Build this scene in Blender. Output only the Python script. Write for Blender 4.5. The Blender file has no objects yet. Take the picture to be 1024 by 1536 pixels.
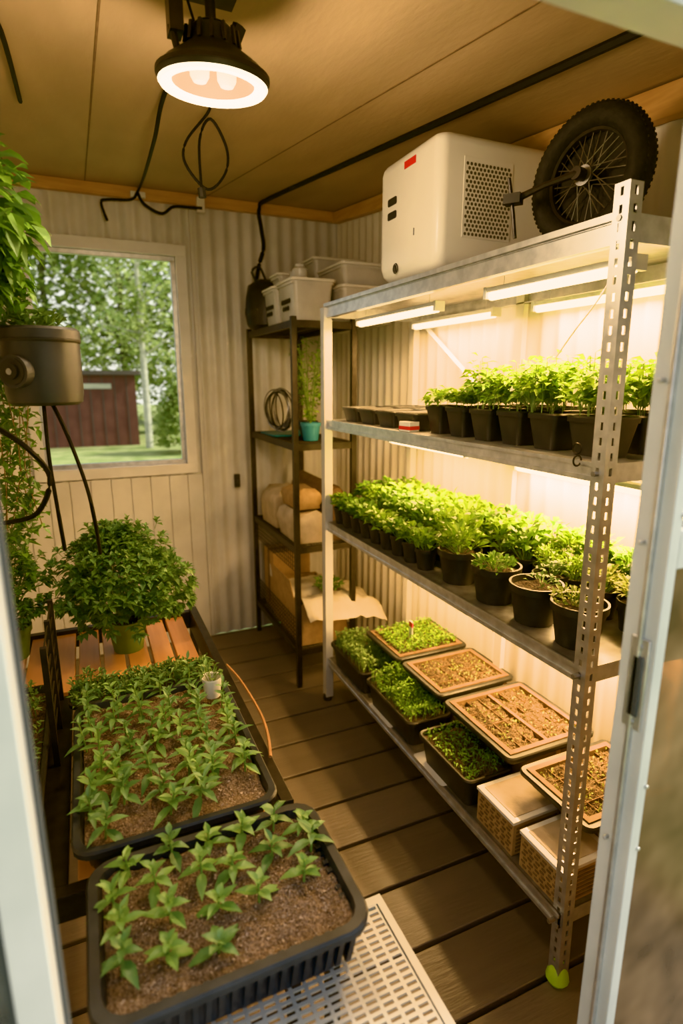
import bpy, math, random
from mathutils import Vector, Matrix, noise
rnd=random.Random(7)
U=rnd.uniform
Z=Vector((0,0,1))
# ------------------------------------------------------------------ materials
MATS={}
def mat(name,c1,c2=None,rough=.6,metal=0,scale=20,stretch=(1,1,1),bump=0,bscale=None,emit=None,estr=0,island=False,trans=0,spec=.5,detail=4,coat=0):
    m=bpy.data.materials.new(name); m.use_nodes=True
    nt=m.node_tree; N=nt.nodes; Lk=nt.links
    b=N['Principled BSDF']; out=N['Material Output']
    b.inputs['Roughness'].default_value=rough; b.inputs['Metallic'].default_value=metal
    b.inputs['Specular IOR Level'].default_value=spec
    b.inputs['Coat Weight'].default_value=coat
    if c2 is None: c2=c1
    tc=N.new('ShaderNodeTexCoord'); mp=N.new('ShaderNodeMapping'); mp.inputs['Scale'].default_value=stretch
    Lk.new(tc.outputs['Object'],mp.inputs['Vector'])
    nz=N.new('ShaderNodeTexNoise'); nz.inputs['Scale'].default_value=scale; nz.inputs['Detail'].default_value=detail
    Lk.new(mp.outputs['Vector'],nz.inputs['Vector'])
    rp=N.new('ShaderNodeValToRGB')
    rp.color_ramp.elements[0].position=.35; rp.color_ramp.elements[1].position=.65
    rp.color_ramp.elements[0].color=(*c1,1); rp.color_ramp.elements[1].color=(*c2,1)
    if island:
        g=N.new('ShaderNodeNewGeometry'); mx=N.new('ShaderNodeMath'); mx.operation='MULTIPLY_ADD'
        mx.inputs[1].default_value=.5; 
        Lk.new(g.outputs['Random Per Island'],mx.inputs[0])
        ml=N.new('ShaderNodeMath'); ml.operation='MULTIPLY'; ml.inputs[1].default_value=.5
        Lk.new(nz.outputs['Fac'],ml.inputs[0]); Lk.new(ml.outputs[0],mx.inputs[2])
        Lk.new(mx.outputs[0],rp.inputs['Fac'])
        rp.color_ramp.elements[0].position=.22; rp.color_ramp.elements[1].position=.78
    else:
        Lk.new(nz.outputs['Fac'],rp.inputs['Fac'])
    Lk.new(rp.outputs['Color'],b.inputs['Base Color'])
    if bump:
        bp=N.new('ShaderNodeBump'); bp.inputs['Strength'].default_value=bump; bp.inputs['Distance'].default_value=.01
        n2=N.new('ShaderNodeTexNoise'); n2.inputs['Scale'].default_value=bscale or scale; n2.inputs['Detail'].default_value=6
        Lk.new(mp.outputs['Vector'],n2.inputs['Vector'])
        Lk.new(n2.outputs['Fac'],bp.inputs['Height']); Lk.new(bp.outputs['Normal'],b.inputs['Normal'])
    if emit:
        b.inputs['Emission Color'].default_value=(*emit,1); b.inputs['Emission Strength'].default_value=estr
    if trans:
        t=N.new('ShaderNodeBsdfTranslucent'); ms=N.new('ShaderNodeMixShader'); ms.inputs[0].default_value=trans
        Lk.new(rp.outputs['Color'],t.inputs['Color'])
        Lk.new(b.outputs[0],ms.inputs[1]); Lk.new(t.outputs[0],ms.inputs[2]); Lk.new(ms.outputs[0],out.inputs['Surface'])
    MATS[name]=m; return name
def glassmat(name,col,fac,rough=.05,diff=None):
    m=bpy.data.materials.new(name); m.use_nodes=True; nt=m.node_tree; N=nt.nodes; Lk=nt.links
    N.remove(N['Principled BSDF']); out=N['Material Output']
    t=N.new('ShaderNodeBsdfTransparent'); t.inputs[0].default_value=(*col,1)
    if diff:
        g=N.new('ShaderNodeBsdfPrincipled'); g.inputs['Roughness'].default_value=rough
        nz=N.new('ShaderNodeTexNoise'); nz.inputs['Scale'].default_value=9
        rp=N.new('ShaderNodeValToRGB'); rp.color_ramp.elements[0].color=(*[c*.55 for c in diff],1); rp.color_ramp.elements[1].color=(*[min(1,c*1.5) for c in diff],1)
        rp.color_ramp.elements[0].position=.35; rp.color_ramp.elements[1].position=.68
        tc=N.new('ShaderNodeTexCoord'); Lk.new(tc.outputs['Object'],nz.inputs['Vector'])
        Lk.new(nz.outputs['Fac'],rp.inputs['Fac']); Lk.new(rp.outputs['Color'],g.inputs['Base Color'])
    else:
        g=N.new('ShaderNodeBsdfGlossy'); g.inputs['Roughness'].default_value=rough
    ms=N.new('ShaderNodeMixShader'); ms.inputs[0].default_value=fac
    Lk.new(t.outputs[0],ms.inputs[1]); Lk.new(g.outputs[0],ms.inputs[2]); Lk.new(ms.outputs[0],out.inputs['Surface'])
    MATS[name]=m; return name

mat('cream',(.60,.595,.57),(.68,.675,.65),rough=.38,scale=6,bump=.05)
mat('cream_warm',(.70,.67,.60),(.76,.73,.66),rough=.38,scale=5)
mat('white_frame',(.52,.545,.56),(.60,.615,.63),rough=.35,scale=8)
mat('window_frame',(.66,.66,.65),(.73,.73,.72),rough=.35,scale=8)
mat('grey_seal',(.08,.09,.10),rough=.5)
mat('ply',(.34,.245,.15),(.42,.305,.19),rough=.65,scale=5,stretch=(1,.3,1),bump=.12,bscale=60)
mat('wood_trim',(.44,.25,.105),(.56,.34,.155),rough=.55,scale=14,stretch=(.4,.4,4))
mat('wood_slat',(.44,.21,.09),(.60,.32,.145),rough=.42,scale=18,stretch=(4,.3,1),island=True)
mat('deck',(.135,.115,.098),(.205,.176,.15),rough=.40,scale=9,stretch=(.3,2.5,1),island=True,bump=.15,bscale=40)
mat('deck_dark',(.012,.010,.009),rough=.8)
mat('galv',(.50,.51,.52),(.66,.66,.66),rough=.33,metal=.75,scale=30)
mat('galv_dark',(.25,.25,.25),(.38,.38,.38),rough=.4,metal=.75,scale=30)
mat('spoke',(.35,.33,.30),rough=.35,metal=.8)
mat('white_metal',(.62,.62,.61),(.70,.70,.68),rough=.38,metal=.25,scale=12)
mat('grate_metal',(.42,.43,.43),(.50,.50,.50),rough=.4,metal=.3,scale=12)
mat('black_metal',(.018,.016,.015),(.035,.03,.028),rough=.42,metal=.4,scale=40)
mat('lamp_shell',(.06,.062,.06),(.09,.092,.09),rough=.32,metal=.7,scale=20)
mat('black_plastic',(.014,.015,.016),(.024,.025,.026),rough=.42,scale=25)
mat('cable_black',(.008,.008,.008),rough=.6,spec=.2)
mat('tray_plastic',(.026,.032,.040),(.045,.052,.062),rough=.38,scale=18)
mat('rubber',(.010,.010,.010),(.018,.018,.018),rough=.7,scale=60,bump=.3,spec=.3)
mat('grey_plastic',(.045,.048,.052),(.06,.064,.07),rough=.42,scale=12)
mat('white_plastic',(.70,.68,.62),(.77,.75,.69),rough=.36,scale=4,coat=.15)
mat('frost_plastic',(.64,.63,.61),(.74,.73,.70),rough=.3,scale=8,trans=.25)
mat('grill_dark',(.10,.095,.085),rough=.6)
mat('red',(.55,.03,.03),rough=.4)
mat('ink',(.03,.03,.03),rough=.5)
mat('teal',(.05,.22,.28),rough=.4)
mat('lime',(.35,.55,.02),(.42,.62,.05),rough=.4)
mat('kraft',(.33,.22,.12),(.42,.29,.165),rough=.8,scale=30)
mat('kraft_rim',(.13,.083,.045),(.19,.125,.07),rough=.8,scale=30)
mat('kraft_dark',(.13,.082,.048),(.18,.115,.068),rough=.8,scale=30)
mat('paper',(.42,.35,.26),(.56,.47,.36),rough=.8,scale=15,bump=.4,bscale=20)
mat('cloth',(.56,.50,.39),(.64,.58,.46),rough=.8,scale=10,bump=.3)
mat('soil',(.11,.080,.062),(.32,.245,.195),rough=.95,scale=300,bump=1.0,bscale=200,detail=3)
mat('soil_dark',(.035,.025,.018),(.12,.085,.058),rough=.95,scale=200,bump=1.0,bscale=150,detail=2)
mat('straw',(.035,.024,.015),(.14,.097,.06),rough=.9,scale=160,bump=1.0,bscale=120)
mat('straw_bit',(.07,.048,.03),(.32,.235,.15),rough=.85,island=True)
mat('perlite',(.20,.155,.125),(.48,.39,.33),rough=.9,island=True)
mat('leaf_seed',(.095,.20,.085),(.20,.35,.155),rough=.42,island=True,trans=.22,scale=40)
mat('leaf_seed_y',(.13,.27,.09),(.27,.44,.17),rough=.42,island=True,trans=.25,scale=40)
mat('leaf_bush',(.065,.14,.045),(.18,.31,.11),rough=.42,island=True,trans=.25,scale=40)
mat('leaf_bright',(.12,.25,.03),(.31,.47,.085),rough=.45,island=True,trans=.3,scale=40)
mat('leaf_mid',(.07,.17,.025),(.20,.36,.07),rough=.45,island=True,trans=.28,scale=40)
mat('leaf_pale',(.25,.33,.09),(.48,.52,.20),rough=.5,island=True,trans=.3)
mat('herb',(.08,.15,.055),(.19,.30,.11),rough=.5,island=True,trans=.2)
mat('stem',(.16,.27,.08),(.22,.33,.11),rough=.5)
mat('stem_brown',(.16,.10,.05),rough=.6)
mat('tree_leaf',(.20,.31,.11),(.60,.66,.30),rough=.6,island=True,trans=.5)
mat('bark',(.14,.12,.09),(.25,.22,.18),rough=.9,scale=6)
mat('birch',(.42,.42,.36),(.55,.54,.46),rough=.8,scale=3,stretch=(1,1,3))
mat('lawn',(.20,.26,.08),(.36,.38,.18),rough=.9,scale=3,bump=.3)
mat('shed_wood',(.12,.05,.045),(.16,.07,.06),rough=.6,scale=4)
mat('shed_roof',(.12,.10,.095),rough=.7)
mat('terracotta',(.30,.16,.08),(.38,.2,.1),rough=.7)
mat('pot_green',(.10,.16,.04),(.14,.21,.06),rough=.45)
mat('led',(1,.8,.5),emit=(1.0,.70,.32),estr=14)
mat('lamp_emit',(1,.9,.7),emit=(1.0,.86,.62),estr=10)
mat('lamp_bulb',(.3,.25,.2),emit=(1.0,.72,.36),estr=5)
mat('reflector',(.12,.08,.04),rough=.5,emit=(1.0,.5,.15),estr=.3,spec=.1)
glassmat('glass',(.97,.99,.98),.003,.35)
glassmat('glass_frost',(.62,.46,.30),.8,.25,diff=(.22,.15,.09))
glassmat('glass_grey',(.85,.88,.9),.55,.3,diff=(.20,.22,.22))

# ------------------------------------------------------------------ mesh builder
class MB:
    def __init__(s): s.v=[];s.f=[];s.m=[];s.names=[];s.M=None
    def mi(s,n):
        if n not in s.names: s.names.append(n)
        return s.names.index(n)
    def addv(s,p):
        p=Vector(p)
        if s.M is not None: p=s.M@p
        s.v.append((p.x,p.y,p.z)); return len(s.v)-1
    def face(s,idx,mt): s.f.append(tuple(idx)); s.m.append(s.mi(mt))
    def poly(s,pts,mt): s.face([s.addv(p) for p in pts],mt)
    def box(s,x0,x1,y0,y1,z0,z1,mt):
        i=[s.addv(p) for p in ((x0,y0,z0),(x1,y0,z0),(x1,y1,z0),(x0,y1,z0),(x0,y0,z1),(x1,y0,z1),(x1,y1,z1),(x0,y1,z1))]
        for q in ((3,2,1,0),(4,5,6,7),(0,1,5,4),(1,2,6,5),(2,3,7,6),(3,0,4,7)): s.face([i[k] for k in q],mt)
    def hexa(s,P,mt):
        i=[s.addv(p) for p in P]
        for q in ((3,2,1,0),(4,5,6,7),(0,1,5,4),(1,2,6,5),(2,3,7,6),(3,0,4,7)): s.face([i[k] for k in q],mt)
    def loft(s,loops,mt,cap0=True,cap1=True):
        L=[[s.addv(p) for p in lp] for lp in loops]; n=len(L[0])
        for a,b in zip(L,L[1:]):
            for k in range(n): s.face((a[k],a[(k+1)%n],b[(k+1)%n],b[k]),mt)
        if cap0: s.face(L[0][::-1],mt)
        if cap1: s.face(L[-1],mt)
    def lathe(s,prof,mt,c=(0,0,0),n=24,cap0=False,cap1=False,squash=1):
        loops=[[(c[0]+r*math.cos(2*math.pi*k/n),c[1]+r*squash*math.sin(2*math.pi*k/n),c[2]+z) for k in range(n)] for r,z in prof]
        s.loft(loops,mt,cap0,cap1)
    def tube(s,pts,r,mt,n=6,caps=True):
        pts=[Vector(p) for p in pts]; loops=[]
        for i,p in enumerate(pts):
            d=(pts[min(i+1,len(pts)-1)]-pts[max(i-1,0)])
            if d.length<1e-9: d=Z.copy()
            d.normalize()
            a=d.cross(Z) if abs(d.z)<.95 else d.cross(Vector((1,0,0)))
            a.normalize(); b=d.cross(a)
            rr=r[i] if isinstance(r,(list,tuple)) else r
            loops.append([p+a*rr*math.cos(2*math.pi*k/n)+b*rr*math.sin(2*math.pi*k/n) for k in range(n)])
        s.loft(loops,mt,caps,caps)
    def curve(s,pts,r,mt,n=6,sub=6):
        P=[Vector(p) for p in pts]; o=[]
        for i in range(len(P)-1):
            p0=P[max(i-1,0)];p1=P[i];p2=P[i+1];p3=P[min(i+2,len(P)-1)]
            for k in range(sub):
                t=k/sub
                o.append(.5*((2*p1)+(p2-p0)*t+(2*p0-5*p1+4*p2-p3)*t*t+(-p0+3*p1-3*p2+p3)*t**3))
        o.append(P[-1]); s.tube(o,r,mt,n)
    def torus(s,c,R,r,mt,N=32,n=8,M=None,sq=1):
        old=s.M
        if M is not None: s.M=M if old is None else old@M
        L=[[s.addv((c[0]+(R+r*math.cos(b))*math.cos(a),c[1]+(R+r*math.cos(b))*math.sin(a),c[2]+sq*r*math.sin(b))) for b in [2*math.pi*k/n for k in range(n)]] for a in [2*math.pi*j/N for j in range(N)]]
        for j in range(N):
            for k in range(n): s.face((L[j][k],L[(j+1)%N][k],L[(j+1)%N][(k+1)%n],L[j][(k+1)%n]),mt)
        s.M=old
    def leaf(s,b,d,L,W,mt,droop=.3,seg=3,roll=0):
        b=Vector(b); d=Vector(d).normalized()
        a=d.cross(Z)
        if a.length<.05: a=Vector((1,0,0))
        a.normalize(); up=a.cross(d)
        if roll: a=a*math.cos(roll)+up*math.sin(roll); up=a.cross(d)
        if seg==1:
            c=b+d*L*.45
            i=[s.addv(b),s.addv(c+a*W/2+up*W*.1),s.addv(b+d*L-Z*droop*L),s.addv(c-a*W/2+up*W*.1)]
            s.face((i[0],i[1],i[2]),mt); s.face((i[0],i[2],i[3]),mt); return
        pr={2:[.25,1,0],3:[.15,1,.72,0],4:[.12,.85,1,.55,0]}[seg]
        prev=None
        for k,w in enumerate(pr):
            t=k/seg; c=b+d*L*t-Z*droop*L*t*t
            if w==0:
                tip=s.addv(c); s.face((prev[0],prev[1],tip),mt); s.face((prev[1],prev[2],tip),mt)
            else:
                cur=(s.addv(c+a*W/2*w+up*W*.18*w),s.addv(c),s.addv(c-a*W/2*w+up*W*.18*w))
                if prev: s.face((prev[0],prev[1],cur[1],cur[0]),mt); s.face((prev[1],prev[2],cur[2],cur[1]),mt)
                prev=cur
    def perf(s,o,u,v,nx,ny,px,py,hx,hy,th,mt):
        o=Vector(o);u=Vector(u).normalized();v=Vector(v).normalized();w=u.cross(v)*th
        for i in range(nx):
            for j in range(ny):
                b=o+u*px*i+v*py*j
                O=[b,b+u*px,b+u*px+v*py,b+v*py]
                mx=(px-hx)/2;my=(py-hy)/2
                I=[b+u*mx+v*my,b+u*(px-mx)+v*my,b+u*(px-mx)+v*(py-my),b+u*mx+v*(py-my)]
                A=[s.addv(p) for p in O+I]; B=[s.addv(p-w) for p in O+I]
                for k in range(4):
                    k2=(k+1)%4
                    s.face((A[k],A[k2],A[4+k2],A[4+k]),mt); s.face((B[k2],B[k],B[4+k],B[4+k2]),mt)
                    s.face((A[4+k],A[4+k2],B[4+k2],B[4+k]),mt)
    def done(s,name,loc=None,bevel=0,smooth=True):
        me=bpy.data.meshes.new(name)
        vs=s.v
        o=bpy.data.objects.new(name,me)
        if loc is not None:
            o.location=loc; vs=[(x-loc[0],y-loc[1],z-loc[2]) for x,y,z in vs]
        me.from_pydata(vs,[],s.f); 
        for n in s.names: me.materials.append(MATS[n])
        me.polygons.foreach_set('material_index',s.m)
        if smooth:
            me.polygons.foreach_set('use_smooth',[True]*len(s.f))
            me.set_sharp_from_angle(angle=math.radians(38))
        me.update()
        bpy.context.collection.objects.link(o)
        if bevel:
            b=o.modifiers.new('bevel','BEVEL'); b.width=bevel; b.segments=2; b.limit_method='ANGLE'
        return o
def rr(x0,x1,y0,y1,z,r,n=4):
    out=[]
    for cx,cy,a0 in ((x1-r,y1-r,0),(x0+r,y1-r,90),(x0+r,y0+r,180),(x1-r,y0+r,270)):
        for k in range(n+1):
            a=math.radians(a0+90*k/n); out.append((cx+r*math.cos(a),cy+r*math.sin(a),z))
    return out
def rd(el0,el1):
    a=U(0,2*math.pi); e=math.radians(U(el0,el1))
    return Vector((math.cos(a)*math.cos(e),math.sin(a)*math.cos(e),math.sin(e)))

CZ=lambda y: 2.42-.1*(3.25-y)
XL,XR,YF,YB=-.5,1.41,.45,3.25
WX0,WX1,WZ0,WZ1=-.20,.50,1.05,2.12
# ------------------------------------------------------------------ room shell
m=MB()
m.box(XL-.1,XR+.1,-.9,YB+.06,-.05,-.028,'deck_dark')
y=YF-1.2+.03
while y<YB:
    y1=min(y+.184,YB+.0)
    m.box(XL,XR,y,y1,-.028,0,'deck'); y+=.198
m.done('floor',bevel=.003)
m=MB()
m.hexa([(XL-.06,YF-.1,CZ(YF-.1)),(XR+.08,YF-.1,CZ(YF-.1)),(XR+.08,YB+.08,CZ(YB+.08)),(XL-.06,YB+.08,CZ(YB+.08)),
        (XL-.06,YF-.1,CZ(YF-.1)+.04),(XR+.08,YF-.1,CZ(YF-.1)+.04),(XR+.08,YB+.08,CZ(YB+.08)+.04),(XL-.06,YB+.08,CZ(YB+.08)+.04)],'ply')
def P(xx,yy,o): return (xx,yy,CZ(yy)-o)
for xa,xb in ((-.20,-.22),(.10,.10),(.90,.67)):
    m.hexa([P(xa,YF,.0015),P(xa+.005,YF,.0015),P(xb+.005,YB,.0015),P(xb,YB,.0015),P(xa,YF,-.001),P(xa+.005,YF,-.001),P(xb+.005,YB,-.001),P(xb,YB,-.001)],'kraft_dark')
m.done('ceiling')

def sine_sheet(m,a0,a1,p,d,put,mt,spans_of):
    """corrugated sheet: shared vertices so the waves shade smoothly"""
    n=int((a1-a0)/p*10)+1; prev={}
    for k in range(n+1):
        a=a0+(a1-a0)*k/n; off=d*.5*(1-math.cos(2*math.pi*(a-a0)/p))
        # slightly flattened crests
        off=d*(off/d)**.8 if off>0 else 0
        cur={}
        for s in spans_of(a):
            cur[s[2]]=(m.addv(put(a,off,s[0])),m.addv(put(a,off,s[1])))
        for key in cur:
            if key in prev: m.face((prev[key][0],cur[key][0],cur[key][1],prev[key][1]),mt)
        prev=cur
m=MB()
ZT=CZ(YB)+.01
def spans(x):
    out=[]
    if x>WX1+.08: out.append((0,ZT,'full'))
    if x<=WX1+.095 and x>=WX1+.02: out.append((.985,ZT,'r'))
    if WX0-.02<=x<=WX1+.03: out+= [(.985,WZ0,'b'),(WZ1,ZT,'t')]
    if x<=WX0-.01: out.append((.985,ZT,'l'))
    return out
sine_sheet(m,XL,XR,.074,.014,lambda a,o,z:(a,YB+o,z),'cream',spans)
x=XL
while x<WX1+.08:
    m.box(x,min(x+.097,WX1+.08),YB-.004,YB+.015,0,.985,'cream'); x+=.1
Y1,Y2=YB+.0145,YB+.07
m.box(XL-.06,WX0-.02,Y1,Y2,0,CZ(YB)+.04,'cream'); m.box(WX1+.02,XR+.06,Y1,Y2,0,CZ(YB)+.04,'cream')
m.box(WX0-.02,WX1+.02,Y1,Y2,0,WZ0-.02,'cream'); m.box(WX0-.02,WX1+.02,Y1,Y2,WZ1+.02,CZ(YB)+.04,'cream')
m.done('wall_back')
m=MB()
sine_sheet(m,YF,YB,.078,.014,lambda a,o,t:(XR+o,a,t*(CZ(a)+.01)),'cream_warm',lambda a:[(0,1,'f')])
m.hexa([(XR+.0145,YF-.05,0),(XR+.07,YF-.05,0),(XR+.07,YB+.06,0),(XR+.0145,YB+.06,0),(XR+.0145,YF-.05,CZ(YF)),(XR+.07,YF-.05,CZ(YF)),(XR+.07,YB+.06,CZ(YB)),(XR+.0145,YB+.06,CZ(YB))],'cream_warm')
m.done('wall_right')
m=MB()
m.hexa([(XL-.05,YF-.05,0),(XL,YF-.05,0),(XL,YB,0),(XL-.05,YB,0),(XL-.05,YF-.05,CZ(YF)),(XL,YF-.05,CZ(YF)),(XL,YB,CZ(YB)),(XL-.05,YB,CZ(YB))],'cream')
m.done('wall_left')
m=MB()
m.box(XL,XR,.45,.50,1.90,CZ(.45),'white_frame')
m.done('wall_front')
m=MB(); m.box(XL,XR,YB-.035,YB,CZ(YB)-.055,CZ(YB)-.004,'wood_trim'); m.done('trim_1',bevel=.002)
m=MB(); y0,y1=YF+.06,YB-.036
m.hexa([(XR-.04,y0,CZ(y0)-.085),(XR,y0,CZ(y0)-.085),(XR,y1,CZ(y1)-.06),(XR-.04,y1,CZ(y1)-.06),(XR-.04,y0,CZ(y0)-.004),(XR,y0,CZ(y0)-.004),(XR,y1,CZ(y1)-.004),(XR-.04,y1,CZ(y1)-.004)],'wood_trim'); m.done('trim_2',bevel=.002)
m=MB(); m.box(WX1+.082,WX1+.10,YB-.008,YB+.01,0,2.36,'cream'); m.done('trim_3',bevel=.002)
# window
m=MB()
fo=.055
for a in ((WX0-fo,WX1+fo,WZ1,WZ1+fo),(WX0-fo,WX1+fo,WZ0-fo,WZ0),(WX0-fo,WX0,WZ0,WZ1),(WX1,WX1+fo,WZ0,WZ1)):
    m.box(a[0],a[1],YB-.022,YB+.07,a[2],a[3],'window_frame')
fi=.022
for a in ((WX0,WX1,WZ1-fi,WZ1),(WX0,WX1,WZ0,WZ0+fi),(WX0,WX0+fi,WZ0+fi,WZ1-fi),(WX1-fi,WX1,WZ0+fi,WZ1-fi)):
    m.box(a[0],a[1],YB+.012,YB+.045,a[2],a[3],'galv')
m.box(WX0+fi,WX1-fi,YB+.026,YB+.030,WZ0+fi,WZ1-fi,'glass')
m.done('window_1',bevel=.003)
# door frame + glazed side panels
m=MB()
Ya,Yb=.45,.50
m.box(-.098,-.068,Ya,Yb,0,1.90,'white_frame'); m.box(-.104,-.098,Ya+.006,Yb-.006,0,1.90,'grey_seal')
m.box(.635,.648,Ya,Yb,0,1.90,'white_frame'); m.box(-.068,.635,Ya,Yb,1.845,1.90,'white_frame')
m.box(.628,.6355,Ya+.018,Ya+.024,0,1.845,'galv'); m.box(-.068,-.063,Ya+.030,Ya+.038,0,1.845,'grey_seal')
m.box(-.068,.635,Ya,Yb,0,.012,'galv')
m.box(.6315,.6352,.4565,.484,1.045,1.175,'galv'); m.box(.628,.632,.462,.476,1.065,1.15,'grey_seal')
m.tube([(.629,.470,1.163),(.633,.470,1.163)],.005,'galv_dark',n=10); m.tube([(.629,.470,1.055),(.633,.470,1.055)],.005,'galv_dark',n=10)
for z in (1.5,1.30,.86,.45): m.tube([(.626,.485,z),(.636,.485,z)],.003,'galv',n=8)
m.done('trim_4',bevel=.002)
m=MB()
m.box(XL,-.46,Ya,Yb,0,1.90,'white_frame'); m.box(-.46,-.104,.47,.476,.05,1.90,'glass_grey'); m.box(-.46,-.104,Ya,Yb,0,.05,'white_frame')
m.done('window_2')
m=MB()
yd0,yd1=.452,.492
m.box(.6485,.656,yd0,yd1,.01,1.895,'white_frame'); m.box(1.365,1.40,yd0,yd1,.01,1.895,'white_frame')
m.box(.656,1.365,yd0,yd1,.01,.05,'white_frame'); m.box(.656,1.365,yd0,yd1,1.85,1.895,'white_frame'); m.box(.656,1.365,yd0,yd1,1.27,1.32,'white_frame')
m.box(.656,1.365,.464,.470,.05,1.27,'glass_frost'); m.box(.656,1.365,.464,.470,1.32,1.85,'glass_grey')
for z in (1.34,.96,.86,.5): m.tube([(.654,yd0-.003,z),(.654,yd0,z)],.003,'galv',n=8)
m.done('door_1',bevel=.002)

# ------------------------------------------------------------------ main rack
RX0,RX1,RY0,RY1=.95,1.395,.83,2.30
m=MB()
def rail(z,h=.04,top='galv'):
    for x,sg in ((RX0,1),(RX1,-1)):
        m.box(min(x,x+sg*.004),max(x,x+sg*.004),RY0,RY1,z-h,z,'galv')
        m.box(min(x,x+sg*.02),max(x,x+sg*.02),RY0,RY1,z-h,z-h+.004,'galv')
        m.box(min(x-sg*.004,x),max(x-sg*.004,x),RY0,RY1,z-h,z-h*.72,'galv')
        m.box(min(x-sg*.004,x),max(x-sg*.004,x),RY0,RY1,z-h*.22,z,'galv')
    for yy in (RY0,RY1-.004): m.box(RX0,RX1,yy,yy+.004,z-h,z,'galv')
    m.box(RX0+.002,RX1-.002,RY0+.002,RY1-.002,z-.008,z,top)
rail(1.80,.05,'galv_dark'); rail(1.335,.04); rail(.885,.04,'galv_dark'); rail(.225,.04,'galv_dark')
m.box(RX0-.012,RX0-.005,RY0,RY1,1.792,1.805,'galv')
pw=.034
def angle_post(x,y,sx,sy,h,lean,z0=.03):
    n=int((h-z0)/.030)
    v=(lean,0,h-z0); ln=Vector(v).length
    m.perf((x,y,z0),(sx,0,0),v,1,n,pw,ln/n,.008,.016,.003*(1 if sx*1>0 else -1),'galv')
    m.perf((x,y,z0),(0,sy,0),v,1,n,pw,ln/n,.008,.016,.003*(-1 if sy>0 else 1),'galv')
angle_post(RX0+.010,RY0-.006,1,1,1.85,-.030); angle_post(RX1,RY0-.006,-1,1,1.85,0)
m.box(RX0-.014,RX0+.022,RY1-.01,RY1+.03,.02,1.79,'white_metal'); m.box(RX1-.03,RX1,RY1-.01,RY1+.03,.02,1.79,'white_metal')
m.tube([(RX1-.01,2.22,1.72),(RX1-.01,1.66,1.36)],.011,'white_metal',n=4)
m.box(RX1-.02,RX1,1.60,1.64,.2,1.78,'cream_warm')
for x,y in ((RX0+.026,RY0+.01),(RX1-.02,RY0+.01)):
    m.lathe([(.012,.055),(.018,.05),(.026,.03),(.029,.012),(.022,0)],'lime',c=(x,y,0),cap0=True,cap1=True,n=14)
for x in (RX0,RX1-.015):
    m.lathe([(.018,.03),(.022,.01),(.022,0)],'black_plastic',c=(x,RY1+.01,0),cap0=True,cap1=True,n=14)
for z in (1.79,1.315,.865,.205):
    m.tube([(RX0-.022,RY0+.012,z),(RX0-.004,RY0+.012,z)],.006,'galv_dark',n=6)
m.torus((0,0,0),.011,.002,'black_metal',N=14,n=5,M=Matrix.Translation((RX0-.010,.90,1.36))@Matrix.Rotation(math.pi/2,4,'Y'))
m.torus((0,0,0),.011,.002,'black_metal',N=14,n=5,M=Matrix.Translation((RX0-.012,.895,1.335))@Matrix.Rotation(math.pi/2,4,'X'))
m.done('metal_storage_rack')

# grow light bars
LEDK=2.7
def led(x,y0,y1,z,power):
    m=MB()
    m.box(x-.016,x+.016,y0,y1,z+.006,z+.018,'white_metal'); m.box(x-.018,x+.018,y0-.012,y0,z-.010,z+.02,'white_metal'); m.box(x-.018,x+.018,y1,y1+.012,z-.010,z+.02,'white_metal')
    for yy in (y0+.05,y1-.05): m.tube([(x,yy,z+.018),(x,yy,z+.045 if z>1.7 else z+.07)],.0015,'galv',n=4)
    m.tube([(x,y0,z-.002),(x,y1,z-.002)],.0115,'led',n=10)
    o=m.done('led_grow_light')
    l=bpy.data.lights.new('led_light','AREA'); l.shape='RECTANGLE'; l.size=.03; l.size_y=(y1-y0)*.95; l.energy=power*LEDK; l.color=(1,.58,.22)
    lo=bpy.data.objects.new('led_emitter',l); lo.location=(x,(y0+y1)/2,z-.015); lo.parent=o; bpy.context.collection.objects.link(lo)
led(1.03,.88,1.33,1.722,3.2); led(1.345,.88,1.50,1.722,6.0); led(1.05,1.62,2.18,1.722,3.0); led(1.32,1.68,2.2,1.722,3.0)
led(1.365,.88,1.56,1.205,6.0); led(1.22,1.66,2.2,1.245,3.0); led(1.365,.92,1.5,.80,6.5); led(1.22,1.62,2.2,.815,3.2)

# ------------------------------------------------------------------ plant helpers
def seedling(m,x,y,z,h,L,W,mt,n=9,lean=.02,seg=3,stem='stem'):
    tx,ty=x+U(-lean,lean),y+U(-lean,lean)
    m.tube([(x,y,z-.008),((x+tx)/2,(y+ty)/2,z+h*.5),(tx,ty,z+h)],[.0024,.0019,.0013],stem,n=5)
    a0=U(0,6.28)
    for i in range(n):
        tr=i/(n-1); hh=h*(.35+.65*tr)
        a=a0+i*2.4; e=math.radians(0+55*tr+U(-12,12))
        d=(math.cos(a)*math.cos(e),math.sin(a)*math.cos(e),math.sin(e))
        k=1-.40*tr
        f=hh/h
        m.leaf((x+(tx-x)*f,y+(ty-y)*f,z+hh),d,L*k*U(.85,1.15),W*k*U(.9,1.1),mt,droop=U(.1,.55),seg=seg)
def clump(m,x,y,z,r,h,n,L,W,mt,seg=2,stem='stem',el=(10,70)):
    for i in range(n):
        a=U(0,6.28); q=r*math.sqrt(U(0,1)); hh=h*U(.35,1)*(1-.35*(q/r)**2)
        px,py=x+q*math.cos(a),y+q*math.sin(a)
        if i%4==0: m.tube([(x+(px-x)*.3,y+(py-y)*.3,z),(px,py,z+hh)],.0011,stem,n=3,caps=False)
        e=math.radians(U(*el)); aa=a+U(-1,1)
        m.leaf((px,py,z+hh),(math.cos(aa)*math.cos(e),math.sin(aa)*math.cos(e),math.sin(e)),L*U(.7,1.2),W*U(.8,1.2),mt,droop=U(.1,.5),seg=seg,roll=U(-.5,.5))
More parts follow.
